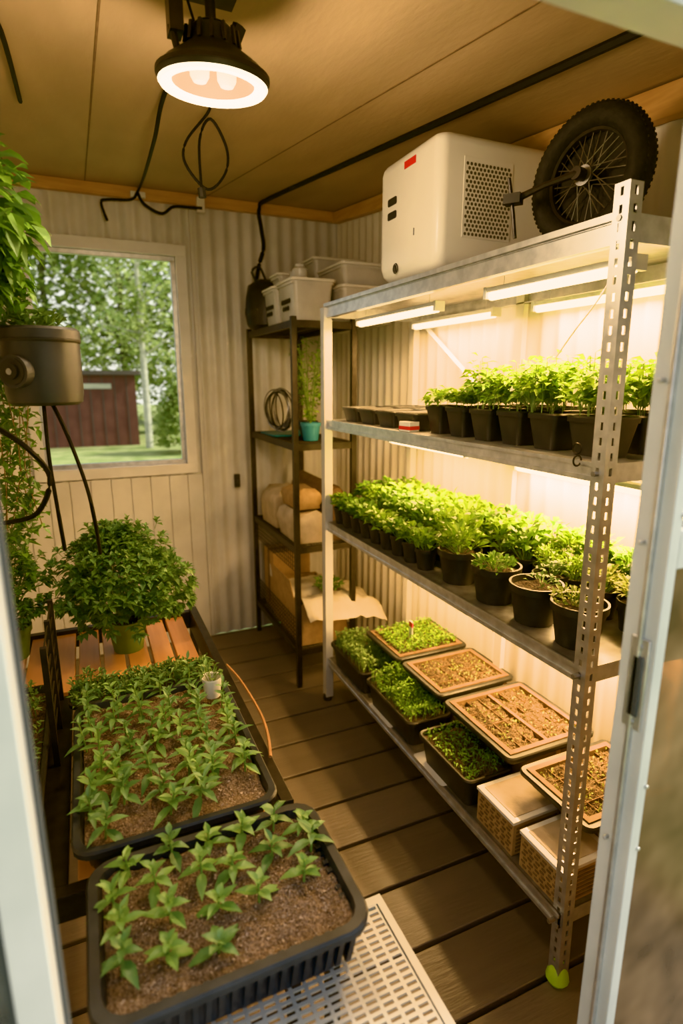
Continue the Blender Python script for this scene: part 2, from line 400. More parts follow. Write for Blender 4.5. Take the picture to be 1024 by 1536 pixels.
def tray(m,x0,x1,y0,y1,z0,z1,mt,rim=.012,taper=.018,r=.03,wall=.003):
    t=taper
    m.loft([rr(x0+rim+t,x1-rim-t,y0+rim+t,y1-rim-t,z0,r),rr(x0+rim,x1-rim,y0+rim,y1-rim,z1-.012,r),
            rr(x0+.001,x1-.001,y0+.001,y1-.001,z1-.014,r+.005),rr(x0,x1,y0,y1,z1-.004,r+.006),rr(x0+.003,x1-.003,y0+.003,y1-.003,z1,r+.005),
            rr(x0+rim,x1-rim,y0+rim,y1-rim,z1-.001,r),rr(x0+rim+wall,x1-rim-wall,y0+rim+wall,y1-rim-wall,z1-.01,r),
            rr(x0+rim+t+wall,x1-rim-t-wall,y0+rim+t+wall,y1-rim-t-wall,z0+.004,r)],mt)
def soil(m,x0,x1,y0,y1,z,mt,amp=.008,step=.012,chips=0,chipm='perlite',cs=.004):
    nx=max(2,int((x1-x0)/step)); ny=max(2,int((y1-y0)/step)); I=[]
    for i in range(nx+1):
        row=[]
        for j in range(ny+1):
            x=x0+(x1-x0)*i/nx; y=y0+(y1-y0)*j/ny
            row.append(m.addv((x,y,z+amp*noise.noise((x*25,y*25,z*7))+amp*.6*noise.noise((x*90,y*90,3)))))
        I.append(row)
    for i in range(nx):
        for j in range(ny): m.face((I[i][j],I[i+1][j],I[i+1][j+1],I[i][j+1]),mt)
    for k in range(chips):
        x,y=U(x0+.01,x1-.01),U(y0+.01,y1-.01); c=Vector((x,y,z+amp*noise.noise((x*25,y*25,z*7))+.001)); s=cs*U(.4,1.3)
        p=[c+Vector((U(-s,s),U(-s,s),U(-s,s)*.6)) for _ in range(4)]
        i=[m.addv(q) for q in p]
        for q in ((0,1,2),(0,2,3),(0,3,1),(1,3,2)): m.face([i[a] for a in q],chipm)
def roundpot(m,x,y,z,r,h,mt='black_plastic',sm='soil_dark',n=20):
    m.lathe([(r*.72,0),(r*.93,h*.82),(r,h*.82),(r*1.01,h),(r*.93,h),(r*.90,h*.80),(r*.88,h*.78)],mt,c=(x,y,z),n=n,cap0=True)
    m.lathe([(r*.90,h*.84),(r*.5,h*.88),(r*.02,h*.86)],sm,c=(x,y,z),n=n,cap1=True)
def squarepot(m,x,y,z,w,wy,h,mt='black_plastic',sm='soil_dark'):
    tray(m,x-w/2,x+w/2,y-wy/2,y+wy/2,z,z+h,mt,rim=.005,taper=.012,r=.012,wall=.002)
    m.poly([(x-w/2+.006,y-wy/2+.006,z+h-.012),(x+w/2-.006,y-wy/2+.006,z+h-.012),(x+w/2-.006,y+wy/2-.006,z+h-.012),(x-w/2+.006,y+wy/2-.006,z+h-.012)],sm)

# ------------------------------------------------------------------ shelf 2
zs=1.3355
for row,xx in ((0,1.045),(1,1.17),(2,1.30)):
    ys=[(.935,.135),(1.075,.11),(1.195,.11),(1.315,.11),(1.435,.11),(1.55,.10)] if row==0 else [(.94,.12),(1.07,.12),(1.20,.12),(1.33,.12),(1.46,.12)]
    for yy,wy in ys:
        m=MB(); h=.088
        squarepot(m,xx,yy,zs,.105,wy-.008,h)
        for k in range(8 if yy<1.45 else 5):
            hh=U(.07,.15) if yy<1.4 else U(.035,.065)
            if yy<1.4 and k==0: hh=.16
            px,py=xx+U(-.042,.042),yy+U(-.05,.05)
            m.tube([(px,py,zs+h-.02),(px+U(-.01,.01),py+U(-.01,.01),zs+h+hh*.8)],.0015,'stem',n=4)
            clump(m,px,py,zs+h+hh*.15,.038,hh*.75,34,.030,.018,'leaf_bright' if rnd.random()<.7 else 'leaf_mid',seg=2,el=(-15,40))
        m.done('potted_seedling',loc=(xx,yy,zs))
for yy in (1.69,1.84,1.99,2.14):
    for xx,w in ((1.06,.17),(1.25,.17)):
        m=MB(); tray(m,xx-w/2,xx+w/2,yy-.07,yy+.07,zs,zs+.058,'black_plastic',rim=.006,taper=.01,r=.012)
        soil(m,xx-w/2+.012,xx+w/2-.012,yy-.058,yy+.058,zs+.046,'soil_dark',amp=.004)
        for i in range(1,4):
            m.box(xx-w/2+.01,xx+w/2-.01,yy-.07+.035*i-.001,yy-.07+.035*i+.001,zs+.03,zs+.053,'black_plastic')
        m.done('cell_tray',loc=(xx,yy,zs))
m=MB(); m.M=Matrix.Translation((.985,1.63,zs+.02))@Matrix.Rotation(.2,4,'Z')
m.box(-.03,.012,-.008,.045,-.0195,.012,'white_plastic'); m.box(-.0305,.0125,-.009,.046,-.014,-.002,'red')
m.done('seed_packet',bevel=.001)

# ------------------------------------------------------------------ shelf 3
zs=.8855
for yy,r,leafy in ((.935,.066,0),(1.08,.068,1),(1.24,.070,2),(1.415,.068,3)):
    m=MB(); xx=1.03
    roundpot(m,xx,yy,zs,r,.105,n=28)
    soil(m,xx-r*.6,xx+r*.6,yy-r*.6,yy+r*.6,zs+.094,'soil_dark',amp=.006,step=.01,chips=60,cs=.003,chipm='straw_bit')
    if leafy==0: clump(m,xx,yy+.02,zs+.09,.050,.04,150,.016,.008,'leaf_pale')
    if leafy==1: clump(m,xx+.02,yy,zs+.09,.04,.03,36,.02,.01,'herb')
    if leafy==2: clump(m,xx-.01,yy,zs+.09,.055,.045,130,.024,.012,'leaf_mid')
    if leafy==3: clump(m,xx,yy,zs+.09,.062,.085,190,.036,.018,'leaf_bright')
    m.done('potted_lettuce',loc=(xx,yy,zs))
yy=1.56
while yy<2.27:
    m=MB(); xx=1.00
    roundpot(m,xx,yy,zs,.039,.072,n=18); clump(m,xx,yy,zs+.06,.044,.07,100,.034,.020,'leaf_mid' if rnd.random()<.5 else 'leaf_bright')
    m.done('potted_lettuce',loc=(xx,yy,zs)); yy+=.086
for xx in (1.115,1.215,1.315):
    yy=.93 if xx>1.2 else 1.02
    while yy<2.25:
        if xx<1.15 and yy<1.45: yy+=.1; continue
        m=MB(); near=yy<1.25
        roundpot(m,xx,yy,zs,.045,.08,n=16)
        if near and xx<1.25: clump(m,xx,yy,zs+.07,.045,.07,150,.022,.010,'leaf_pale' if yy<1.1 else 'leaf_bright')
        else: clump(m,xx,yy,zs+.07,.056,.11,130,.038,.022,'leaf_bright' if rnd.random()<.6 else 'leaf_mid')
        m.done('potted_lettuce',loc=(xx,yy,zs)); yy+=.1
m=MB(); roundpot(m,1.150,1.155,zs,.050,.09,n=20); clump(m,1.15,1.155,zs+.08,.035,.04,60,.02,.01,'herb')
m.done('potted_lettuce')

# ------------------------------------------------------------------ bottom shelf
zs=.2255
def herbtray(x0,x1,y0,y1,z0,z1,n,mt,L=.014,h=.05):
    m=MB(); tray(m,x0,x1,y0,y1,z0,z1,'black_plastic',rim=.010,taper=.012,r=.02)
    soil(m,x0+.015,x1-.015,y0+.015,y1-.015,z1-.016,'soil_dark',amp=.006,chips=60,cs=.003,chipm='straw_bit')
    for i in range(n):
        x,y=U(x0+.02,x1-.02),U(y0+.02,y1-.02); hh=h*U(.3,1)*(.65+.7*noise.noise((x*14,y*14,1)))
        if i%5==0: m.tube([(x,y,z1-.018),(x+U(-.008,.008),y+U(-.008,.008),z1-.01+hh)],.001,'stem',n=3,caps=False)
        m.leaf((x,y,z1-.012+hh),rd(-10,70),L*U(.7,1.3),L*.5,mt,seg=1,droop=.2)
    return m
herbtray(.935,1.12,1.91,2.25,zs,.33,1500,'herb',.018,.09).done('herb_tray')
herbtray(.935,1.12,1.53,1.885,zs,.33,1700,'leaf_mid',.015,.08).done('herb_tray')
herbtray(.940,1.12,1.20,1.49,zs,.33,450,'leaf_mid',.014,.035).done('herb_tray')
for y0,y1 in ((1.84,2.12),(1.52,1.80),(1.17,1.48),(.86,1.12)):
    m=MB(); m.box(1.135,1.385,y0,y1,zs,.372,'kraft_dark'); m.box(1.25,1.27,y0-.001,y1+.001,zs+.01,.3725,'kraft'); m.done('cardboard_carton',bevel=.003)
def strawtray(x0,x1,y0,y1,z0,z1,cells,green=False):
    m=MB(); tray(m,x0,x1,y0,y1,z0,z1,'black_plastic',rim=.018,taper=.008,r=.018)
    q=.019; w=.016
    for a in ((x0+q,x1-q,y0+q,y0+q+w),(x0+q,x1-q,y1-q-w,y1-q),(x0+q,x0+q+w,y0+q+w,y1-q-w),(x1-q-w,x1-q,y0+q+w,y1-q-w)):
        m.box(a[0],a[1],a[2],a[3],z1-.02,z1+.003,'kraft_rim' if not green else 'kraft_dark')
    if cells==2: m.box((x0+x1)/2-.006,(x0+x1)/2+.006,y0+.02,y1-.02,z1-.02,z1,'kraft_rim')
    X0,X1,Y0,Y1=x0+q+w,x1-q-w,y0+q+w,y1-q-w
    soil(m,X0,X1,Y0,Y1,z1-.010,'straw' if not green else 'soil_dark',amp=.016,step=.006,chips=700,chipm='straw_bit',cs=.004)
    for k in range(900 if not green else 200):
        x,y=U(X0+.005,X1-.005),U(Y0+.005,Y1-.005); z=z1-.009+.012*noise.noise((x*25,y*25,z1*7)); a=U(0,6.28); l=U(.004,.016)
        m.tube([(x,y,z),(x+l*math.cos(a),y+l*math.sin(a),z+U(-.002,.010))],.0008,'straw_bit',n=3,caps=False)
    if not green:
        for i in range(1,4):
            yy=Y0+(Y1-Y0)*i/4; m.box(X0,X1,yy-.001,yy+.001,z1-.018,z1-.006,'kraft_dark')
        for i in range(1,6):
            xx=X0+(X1-X0)*i/6; m.box(xx-.001,xx+.001,Y0,Y1,z1-.018,z1-.006,'kraft_dark')
        for i in range(140):
            x,y=U(X0,X1),U(Y0,Y1); m.leaf((x,y,z1-.006),rd(20,80),.014,.006,'leaf_pale',seg=1)
    else:
        for i in range(1500):
            x,y=U(X0,X1),U(Y0,Y1); hh=.04*U(.3,1)
            m.leaf((x,y,z1-.012+hh),rd(0,80),.016*U(.7,1.3),.008,'leaf_bright' if i%2 else 'leaf_mid',seg=1)
    return m
strawtray(1.05,1.392,1.82,2.12,.373,.415,1,True).done('seedling_tray')
strawtray(1.05,1.392,1.525,1.80,.373,.415,1).done('straw_seed_tray')
strawtray(1.045,1.392,1.145,1.50,.373,.415,2).done('straw_seed_tray')
strawtray(1.045,1.392,.85,1.115,.373,.415,1).done('straw_seed_tray')
m=MB(); m.box(1.19,1.194,1.945,1.97,.405,.50,'white_plastic'); m.box(1.1895,1.1945,1.944,1.971,.475,.495,'red'); m.done('plant_label')
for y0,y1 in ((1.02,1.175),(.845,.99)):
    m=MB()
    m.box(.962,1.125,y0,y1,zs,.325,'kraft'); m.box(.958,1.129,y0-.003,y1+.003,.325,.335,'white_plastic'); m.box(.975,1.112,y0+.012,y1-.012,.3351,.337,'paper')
    for i in range(7):
        z=zs+.010+.012*i
        for k in range(6):
            ya=y0+.006+k*(y1-y0-.012)/6+(.006 if i%2 else 0); m.box(.9595,.962,ya,min(ya+.014,y1-.004),z,z+.006,'kraft_dark')
        m.box(.962+.01,1.115,y0-.0025,y0,z,z+.006,'kraft_dark')
    m.done('woven_cardboard_box',bevel=.001)
m=MB()
for yy in (1.35,1.7): m.loft([rr(.945,1.0,yy-.02,yy+.16,zs-.0,.01),rr(.94,1.0,yy-.02,yy+.16,zs+.001,.01)],'white_plastic')
m.done('drip_mat')

# ------------------------------------------------------------------ dehumidifier
m=MB()
x0,x1,y0,y1,z0,z1=.945,1.365,1.475,1.83,1.806,2.165
L=[]
for i,(ins,z) in enumerate(((.045,z0),(.02,z0+.008),(.006,z0+.025),(.0,z0+.05),(0,z1-.03),(.003,z1-.016),(.010,z1-.006),(.022,z1))):
    L.append(rr(x0+ins,x1-ins,y0+ins,y1-ins,z,.032,6))
m.loft(L,'white_plastic')
gx0,gx1,gz0,gz1=1.03,1.19,1.90,2.10
m.box(gx0-.004,gx1+.004,y0-.0015,y0+.001,gz0-.004,gz1+.004,'white_plastic')
r=.0048; j=0; z=gz0+.006
while z<gz1-.004:
    x=gx0+.006+(.0065 if j%2 else 0)
    while x<gx1-.004:
        m.poly([(x+r*math.cos(a),y0-.002,z+r*math.sin(a)) for a in [math.radians(30+60*k) for k in range(6)]],'grill_dark'); x+=.013
    z+=.0113; j+=1
for zz in (2.045,2.005):
    m.loft([[(x0-.002,p[0],p[1]) for p in rr(1.71,1.765,zz-.011,zz+.011,0,.006)],[(x0+.002,p[0],p[1]) for p in rr(1.71,1.765,zz-.011,zz+.011,0,.006)]],'ink')
m.box(x0-.0015,x0+.003,1.60,1.665,2.115,2.135,'red')
m.torus((0,0,0),.014,.002,'ink',N=18,n=5,M=Matrix.Translation((x0-.0005,1.71,1.845))@Matrix.Rotation(math.pi/2,4,'Y'))
m.box(x0-.002,x0,1.705,1.715,1.835,1.855,'ink')
m.box(x0-.002,x0,1.60,1.603,1.92,1.94,'grill_dark')
m.done('portable_dehumidifier')

# ------------------------------------------------------------------ bicycle wheel
m=MB()
Rw=.124
c=Vector((1.115,1.105,1.801+.154))
nrm=Vector((-.985,-.16,.03)).normalized()
q=nrm.to_track_quat('Z','Y').to_matrix().to_4x4()
m.M=Matrix.Translation(c)@q
m.torus((0,0,0),Rw,.027,'rubber',N=56,n=12,sq=1.15)
for k in range(72):
    a=2*math.pi*k/72
    for sg in (-.016,0,.016):
        rr0=Rw+.027*math.sqrt(1-(sg/.032)**2)
        p=Vector((rr0*math.cos(a),rr0*math.sin(a),sg)); t=Vector((-math.sin(a),math.cos(a),0))
        m.tube([p-t*.003,p+t*.003],.0022,'rubber',n=4)
m.torus((0,0,0),.099,.007,'black_metal',N=48,n=8,sq=1.8)
m.tube([(0,0,-.020),(0,0,-.017)],.100,'rubber',n=40)
m.tube([(0,0,-.035),(0,0,.035)],.012,'black_metal',n=14); m.tube([(0,0,.018),(0,0,.026)],.022,'galv_dark',n=16)
m.tube([(0,0,-.05),(0,0,.05)],.005,'galv',n=8); m.tube([(0,0,.035),(0,0,.043)],.010,'galv',n=6)
for k in range(32):
    a=2*math.pi*k/32; b=a+(.55 if k%4<2 else -.55)
    m.tube([(.022*math.cos(b),.022*math.sin(b),.022 if k%2 else .004),(.095*math.cos(a),.095*math.sin(a),.002)],.0012,'spoke',n=4)
m.M=None
ce=c+nrm*.045; pe=Vector((1.0,1.225,1.925))
m.tube([ce,ce*.5+pe*.5+Vector((0,0,.004)),pe],[.009,.007,.009],'black_metal',n=8)
m.tube([c+nrm*.03,ce+nrm*.008],.014,'black_metal',n=12)
m.tube([pe+Vector((0.01,0,-.085)),pe+Vector((0,0,-.03)),pe+Vector((-.01,.01,.05))],.0045,'black_metal',n=8)
m.M=Matrix.Translation(pe)@Matrix.Rotation(.6,4,'Z')
m.box(-.022,.010,-.020,.020,-.011,.011,'black_plastic')
m.M=None
m.done('bicycle_wheel')

# ------------------------------------------------------------------ lamp
m=MB(); lc=Vector((.285,1.25,2.055)); 
m.M=Matrix.Translation(lc)@Matrix.Rotation(math.radians(5),4,'X')
m.lathe([(.103,-.004),(.106,.004),(.104,.014),(.092,.026),(.072,.040),(.054,.052),(.044,.062),(.040,.085),(.032,.092),(.0001,.093)],'lamp_shell',n=40)
m.lathe([(.102,.006),(.1075,.006),(.1075,.013),(.102,.014)],'black_metal',n=40)
m.lathe([(.078,-.001),(.083,-.008),(.099,-.009),(.103,-.004)],'lamp_emit',n=40)
m.lathe([(.078,-.001),(.070,.012),(.050,.024),(.030,.030),(.0001,.032)],'reflector',n=40)
for dx in (-.026,.026):
    m.lathe([(.0001,-.004),(.012,-.002),(.018,.008),(.019,.02),(.013,.030)],'lamp_bulb',c=(dx,0,0),n=16)
for k in range(14):
    a=2*math.pi*k/14; m.tube([(.052*math.cos(a),.052*math.sin(a),.056),(.047*math.cos(a),.047*math.sin(a),.085)],.004,'black_metal',n=4)
m.M=None
cz=CZ(1.25)
m.tube([lc+Vector((0,0,.09)),(lc.x,lc.y,cz-.0)],.010,'black_metal',n=10)
m.tube([(lc.x-.06,1.245,2.075),(lc.x-.075,1.24,2.13),(lc.x-.05,1.25,cz-.01)],.007,'black_metal',n=8)
m.tube([(lc.x+.035,1.25,2.115),(lc.x+.052,1.24,2.155)],.014,'black_metal',n=8)
m.box(lc.x-.08,lc.x-.055,1.225,1.265,2.12,2.18,'black_metal'); m.box(lc.x-.07,lc.x+.05,1.215,1.285,cz-.02,cz-.004,'black_metal')
m.curve([(lc.x-.04,1.26,2.19),(lc.x-.02,1.28,2.15),(lc.x-.015,1.27,2.13),(lc.x,1.25,2.145)],.003,'cable_black')
m.done('hanging_work_lamp')
l=bpy.data.lights.new('lamp_glow','POINT'); l.energy=19; l.color=(1,.73,.45); l.shadow_soft_size=.09
lo=bpy.data.objects.new('lamp_glow',l); lo.location=(lc.x,lc.y-.003,1.945); bpy.context.collection.objects.link(lo); lo.parent=bpy.data.objects['hanging_work_lamp']
# ------------------------------------------------------------------ cables
def cable(pts,r=.004,name='electrical_cable',plug=None,mt='cable_black'):
    m=MB(); m.curve(pts,r,mt)
    if plug: m.tube([plug,(plug[0]+.002,plug[1],plug[2]-.025)],.012,'black_plastic',n=8)
    m.done(name)
cable([(.285,1.45,2.225),(.283,1.87,2.27),(.285,2.1,2.25),(.30,2.5,2.28),(.335,3.0,2.375),(.331,3.16,2.38),(.30,3.17,2.345),(.20,3.175,2.335),(.165,3.18,2.32),(.185,3.17,2.24)],.0065)
cable([(.331,3.17,2.38),(.36,3.17,2.33),(.44,3.18,2.30),(.50,3.19,2.34),(.58,3.19,2.345),(.64,3.18,2.345)],.0075)
m=MB(); m.box(.30,.37,3.185,3.214,2.365,2.39,'white_plastic'); m.box(.615,.655,3.18,3.214,2.33,2.40,'white_plastic'); m.done('junction_box',bevel=.003)
cable([(1.115,.55,CZ(.55)-.009),(1.068,1.357,CZ(1.357)-.009),(.955,2.97,CZ(2.97)-.009),(.935,3.17,2.375),(.945,3.18,2.28),(.955,3.18,2.19),(.925,3.17,2.10),(.90,3.16,2.0)],.0105)
cable([(.42,1.88,CZ(1.88)),(.409,1.9,2.26),(.345,1.9,2.18),(.340,1.9,2.12),(.402,1.903,2.06),(.457,1.9,2.11),(.465,1.903,2.18),(.42,1.9,2.25),(.385,1.903,2.19),(.383,1.9,2.06)],.0042,plug=(.383,1.9,2.06))
cable([(-.12,1.5,CZ(1.5)-.006),(-.092,1.65,CZ(1.65)-.006),(-.088,2.14,CZ(2.14)-.008)],.006)
cable([(.985,.86,1.74),(.99,.93,1.66),(1.0,1.0,1.60),(1.005,1.05,1.55)],.0018,name='power_cord',mt='white_plastic')

# ------------------------------------------------------------------ black wire shelving
m=MB(); BX0,BX1,BY0,BY1=.865,1.155,2.47,3.20
for x in (BX0,BX1):
    for y in (BY0,BY1):
        m.box(x-.012,x+.012,y-.012,y+.012,0,1.77,'black_metal')
for z in (1.755,1.215,.725,.20):
    for y in (BY0,BY1): m.box(BX0,BX1,y-.008,y+.008,z-.03,z,'black_metal')
    for x in (BX0,BX1): m.box(x-.008,x+.008,BY0,BY1,z-.03,z,'black_metal')
    y=BY0+.02
    while y<BY1-.01: m.tube([(BX0,y,z-.003),(BX1,y,z-.003)],.0028,'black_metal',n=4); y+=.022
    for x in (BX0+.09,BX0+.19): m.tube([(x,BY0,z-.008),(x,BY1,z-.008)],.0035,'black_metal',n=4)
for z0,z1 in ((.20,.36),(.60,.725)):
    z=z0
    while z<=z1: m.tube([(BX0-.004,BY0,z),(BX0-.004,BY1,z)],.0022,'black_metal',n=4); z+=.022
    y=BY0
    while y<=BY1: m.tube([(BX0-.004,y,z0),(BX0-.004,y,z1)],.0022,'black_metal',n=4); y+=.03
m.done('black_wire_shelving')
def bin_(name,x0,x1,y0,y1,z0,h,mt='frost_plastic',lid='white_plastic',label=False):
    m=MB(); tray(m,x0,x1,y0,y1,z0,z0+h,mt,rim=.008,taper=.012,r=.02)
    m.loft([rr(x0-.004,x1+.004,y0-.004,y1+.004,z0+h,.022),rr(x0-.004,x1+.004,y0-.004,y1+.004,z0+h+.010,.022),rr(x0+.008,x1-.008,y0+.008,y1-.008,z0+h+.014,.02),rr(x0+.02,x1-.02,y0+.02,y1-.02,z0+h+.008,.02)],lid)
    if label:
        yc=(y0+y1)/2
        for (dy,dz) in ((-.05,.09),(-.025,.09),(0,.09),(.025,.09),(.05,.09),(-.03,.06),(0,.06),(.03,.06)): m.torus((0,0,0),.009,.0028,'ink',N=10,n=4,M=Matrix.Translation((x0+.009,yc+dy,z0+dz))@Matrix.Rotation(math.pi/2,4,'Y'))
    m.done(name)
bin_('plastic_storage_bin',.875,1.08,2.50,2.74,1.756,.17,label=True)
bin_('plastic_storage_bin',.875,1.06,2.77,2.97,1.756,.17,label=True)
bin_('plastic_storage_bin',1.10,1.385,2.47,2.78,1.756,.15)
bin_('plastic_storage_bin',1.10,1.385,2.47,2.78,1.922,.08)
bin_('plastic_storage_bin',1.10,1.385,2.82,3.12,1.756,.18)
bin_('plastic_storage_bin',1.10,1.385,2.82,3.12,1.952,.13)
bin_('plastic_storage_bin',.91,1.05,2.80,2.95,1.942,.05)
for (x,y) in ((.90,2.58),(.92,2.67)):
    m=MB(); z=1.942
    m.lathe([(.03,0),(.035,.01),(.035,.04),(.022,.05),(.022,.06),(.001,.061)],'frost_plastic',c=(x+.04,y,z),cap0=True,n=16); m.done('plastic_jar')
m=MB(); L=[]
for z,s in ((1.757,.07),(1.78,.10),(1.84,.11),(1.92,.105),(1.98,.085),(2.01,.04)):
    L.append([(.925+s*.95*math.cos(a)*(1+.12*noise.noise((math.cos(a)*2,math.sin(a)*2,z*9))),3.09+s*.85*math.sin(a)*(1+.2*noise.noise((math.cos(a)*2,math.sin(a)*2,z*9+4))),z) for a in [2*math.pi*k/20 for k in range(20)]])
m.loft(L,'black_plastic'); m.curve([(.88,3.06,1.99),(.85,3.05,2.04),(.90,3.08,2.07),(.95,3.11,1.99)],.006,'black_plastic'); m.done('black_bag')
m=MB()
for k in range(10):
    m.torus((0,0,0),.115+U(-.025,.006),.0034,'galv_dark' if k%3 else 'black_plastic',N=28,n=5,M=Matrix.Translation((.925+k*.005,2.95+U(-.02,.02),1.345+U(-.003,.006)))@Matrix.Rotation(math.pi/2+U(-.12,.12),4,'Y')@Matrix.Rotation(U(-.5,.1),4,'X'))
m.done('wire_coil')
for xx,yy,hh in ((.99,2.60,.36),(1.03,2.74,.42)):
    m=MB(); roundpot(m,xx,yy,1.216,.05,.085,'teal' if yy<2.7 else 'black_plastic')
    for k in range(9):
        a=U(0,6.28); x1,y1=xx+.06*math.cos(a),yy+.06*math.sin(a)
        m.curve([(xx,yy,1.29),((xx+x1)/2,(yy+y1)/2,1.3+hh*.5),(x1,y1,1.29+hh*U(.6,1))],.0018,'stem',n=4,sub=3)
    for k in range(260):
        z=U(.03,1)*hh; a=U(0,6.28); q=.08*(z/hh)**.6
        m.leaf((xx+q*math.cos(a),yy+q*math.sin(a),1.30+z*.95),rd(-20,50),U(.02,.035),.016,'leaf_bright',seg=2)
    m.done('potted_herb')
m=MB(); tray(m,.885,1.13,2.86,3.12,1.2155,1.222,'teal',rim=.004,taper=.0,r=.01); m.done('serving_tray')
for (x0,x1,y0,y1,z0,h,mt_) in ((.885,1.03,2.52,2.80,.726,.15,'paper'),(.90,1.02,2.56,2.78,.885,.09,'kraft'),(.885,1.03,2.86,3.10,.726,.20,'paper'),(1.045,1.14,2.52,3.05,.726,.26,'kraft_dark')):
    m=MB(); L=[]
    for t in (0,.15,.35,.6,.85,1):
        s=.012*math.sin(math.pi*t)-.018*(t>.9)
        L.append([(p[0]+.012*noise.noise((p[0]*30,p[1]*30,t*4)),p[1]+.010*noise.noise((p[1]*30,p[0]*30,t*4+2)),z0+h*t*(1+.2*noise.noise((p[0]*25,p[1]*25,1))*(t>.5))) for p in rr(x0-s,x1+s,y0-s,y1+s,0,.02,4)])
    m.loft(L,mt_); m.done('paper_seed_bag')
m=MB(); x0,x1,y0,y1,z0,z1=.885,1.14,2.50,2.95,.201,.42
m.box(x0,x1,y0,y1,z0,z0+.006,'kraft')
for a in ((x0,x1,y0,y0+.006),(x0,x1,y1-.006,y1),(x0,x0+.006,y0+.006,y1-.006),(x1-.006,x1,y0+.006,y1-.006)): m.box(a[0],a[1],a[2],a[3],z0+.006,z1,'kraft')
m.box(x0+.01,x1-.01,y0+.01,y1-.01,z0+.006,.39,'kraft_dark')
m.hexa([(x0-.0,y1,z1),(x0+.004,y1+.0,z1),(x0+.004,y0+.1,z1),(x0,y0+.1,z1),(x0-.01,y1+.01,z1+.09),(x0-.006,y1+.01,z1+.09),(x0-.006,y0+.12,z1+.09),(x0-.01,y0+.12,z1+.09)],'kraft')
m.done('cardboard_box',bevel=.001)
m=MB(); x0,x1,y0,y1,z0,z1=.90,1.12,2.98,3.16,.201,.55
m.box(x0,x1,y0,y1,z0,z1,'kraft'); m.box(x0-.001,x1+.001,(y0+y1)/2-.02,(y0+y1)/2+.02,z0+.03,z1+.001,'kraft_dark'); m.box(x0-.0015,x0,y0+.03,y0+.07,z0+.2,z0+.27,'white_plastic'); m.done('cardboard_carton',bevel=.003)
m=MB(); n=24; I=[]
for i in range(n+1):
    row=[]
    for j in range(n+1):
        x=.895+.42*i/n; y=2.385+.46*j/n
        over=max(0,2.49-y)+max(0,x-1.15)*.7
        row.append(m.addv((x,y,.438+.024*noise.noise((x*9,y*9,0))+.012*noise.noise((x*30,y*30,0))-over*.6)))
    I.append(row)
for i in range(n):
    for j in range(n): m.face((I[i][j],I[i+1][j],I[i+1][j+1],I[i][j+1]),'cloth')
m.done('burlap_sheet')
m=MB(); soil(m,1.02,1.12,2.52,2.64,.460,'soil_dark',amp=.01); clump(m,1.07,2.58,.452,.07,.06,130,.028,.013,'leaf_mid'); m.done('seedling_clump')
m=MB(); m.box(.76,.79,YB-.022,YB,.895,.97,'black_plastic'); m.box(.767,.783,YB-.026,YB-.022,.92,.945,'grey_plastic'); m.done('wall_switch',bevel=.003)

# ------------------------------------------------------------------ bench (left)
BT=.69
m=MB()
x=-.42
while x<.25:
    m.box(x,x+.058,(.90 if x>-.11 else 1.56),1.95,BT-.02,BT,'wood_slat'); x+=.068
m.box(-.425,-.095,.90,1.555,BT-.02,BT-.008,'black_metal')
m.box(-.44,.30,.875,.90,BT-.05,BT,'black_metal'); m.box(-.44,.30,1.95,1.975,BT-.05,BT+.012,'black_metal')
m.box(.275,.30,.90,1.95,BT-.05,BT+.03,'black_metal'); m.box(-.44,-.425,.90,1.95,BT-.05,BT,'black_metal')
for xx in (-.02,.22): m.box(xx,xx+.022,.705,.875,.636,.660,'black_metal')
for xx in (-.43,.275):
    for yy in (.88,1.94): m.box(xx,xx+.025,yy,yy+.025,0,BT-.05,'black_metal')
m.box(-.43,.3,1.94,1.96,.25,.27,'black_metal'); m.box(.275,.3,.9,1.95,.25,.27,'black_metal')
m.done('slatted_potting_bench',bevel=.002)
m=MB()
sx0,sx1,sy0,sy1=-.060,.380,.36,.700
nx=int((sx1-sx0-.03)/.0215); ny=int((sy1-sy0-.03)/.0105)
m.perf((sx0+.015,sy0+.015,.66),(1,0,0),(0,1,0),nx,ny,(sx1-sx0-.03)/nx,(sy1-sy0-.03)/ny,.016,.0056,.003,'grate_metal')
for a in ((sx0,sx1,sy0,sy0+.015),(sx0,sx1,sy1-.015,sy1),(sx0,sx0+.015,sy0+.015,sy1-.015),(sx1-.012,sx1,sy0+.015,sy1-.015)): m.box(a[0],a[1],a[2],a[3],.650,.6605,'grate_metal')
for xx in (sx0+.002,sx1-.102):
    for yy in (sy0+.002,sy1-.022): m.box(xx,xx+.02,yy,yy+.02,0,.650,'black_metal')
m.done('perforated_metal_stand')
# near seedling tray
m=MB(); x0,x1,y0,y1=-.063,.316,.583,.858
tray(m,x0,x1,y0,y1,.6615,.752,'tray_plastic',rim=.016,taper=.016,r=.035,wall=.003)
x=x0+.035
while x<x1-.035:
    yy=y0+.018
    m.hexa([(x,yy+.010,.668),(x+.008,yy+.010,.668),(x+.008,yy+.02,.668),(x,yy+.02,.668),(x,yy-.011,.738),(x+.008,yy-.011,.738),(x+.008,yy+.01,.738),(x,yy+.01,.738)],'tray_plastic')
    x+=.017
y=y0+.035
while y<y1-.035:
    xx=x1-.018
    m.hexa([(xx-.02,y,.668),(xx-.010,y,.668),(xx-.010,y+.008,.668),(xx-.02,y+.008,.668),(xx-.01,y,.738),(xx+.011,y,.738),(xx+.011,y+.008,.738),(xx-.01,y+.008,.738)],'tray_plastic')
    y+=.017
soil(m,x0+.022,x1-.022,y0+.022,y1-.022,.735,'soil',amp=.010,step=.006,chips=3000,cs=.0026)
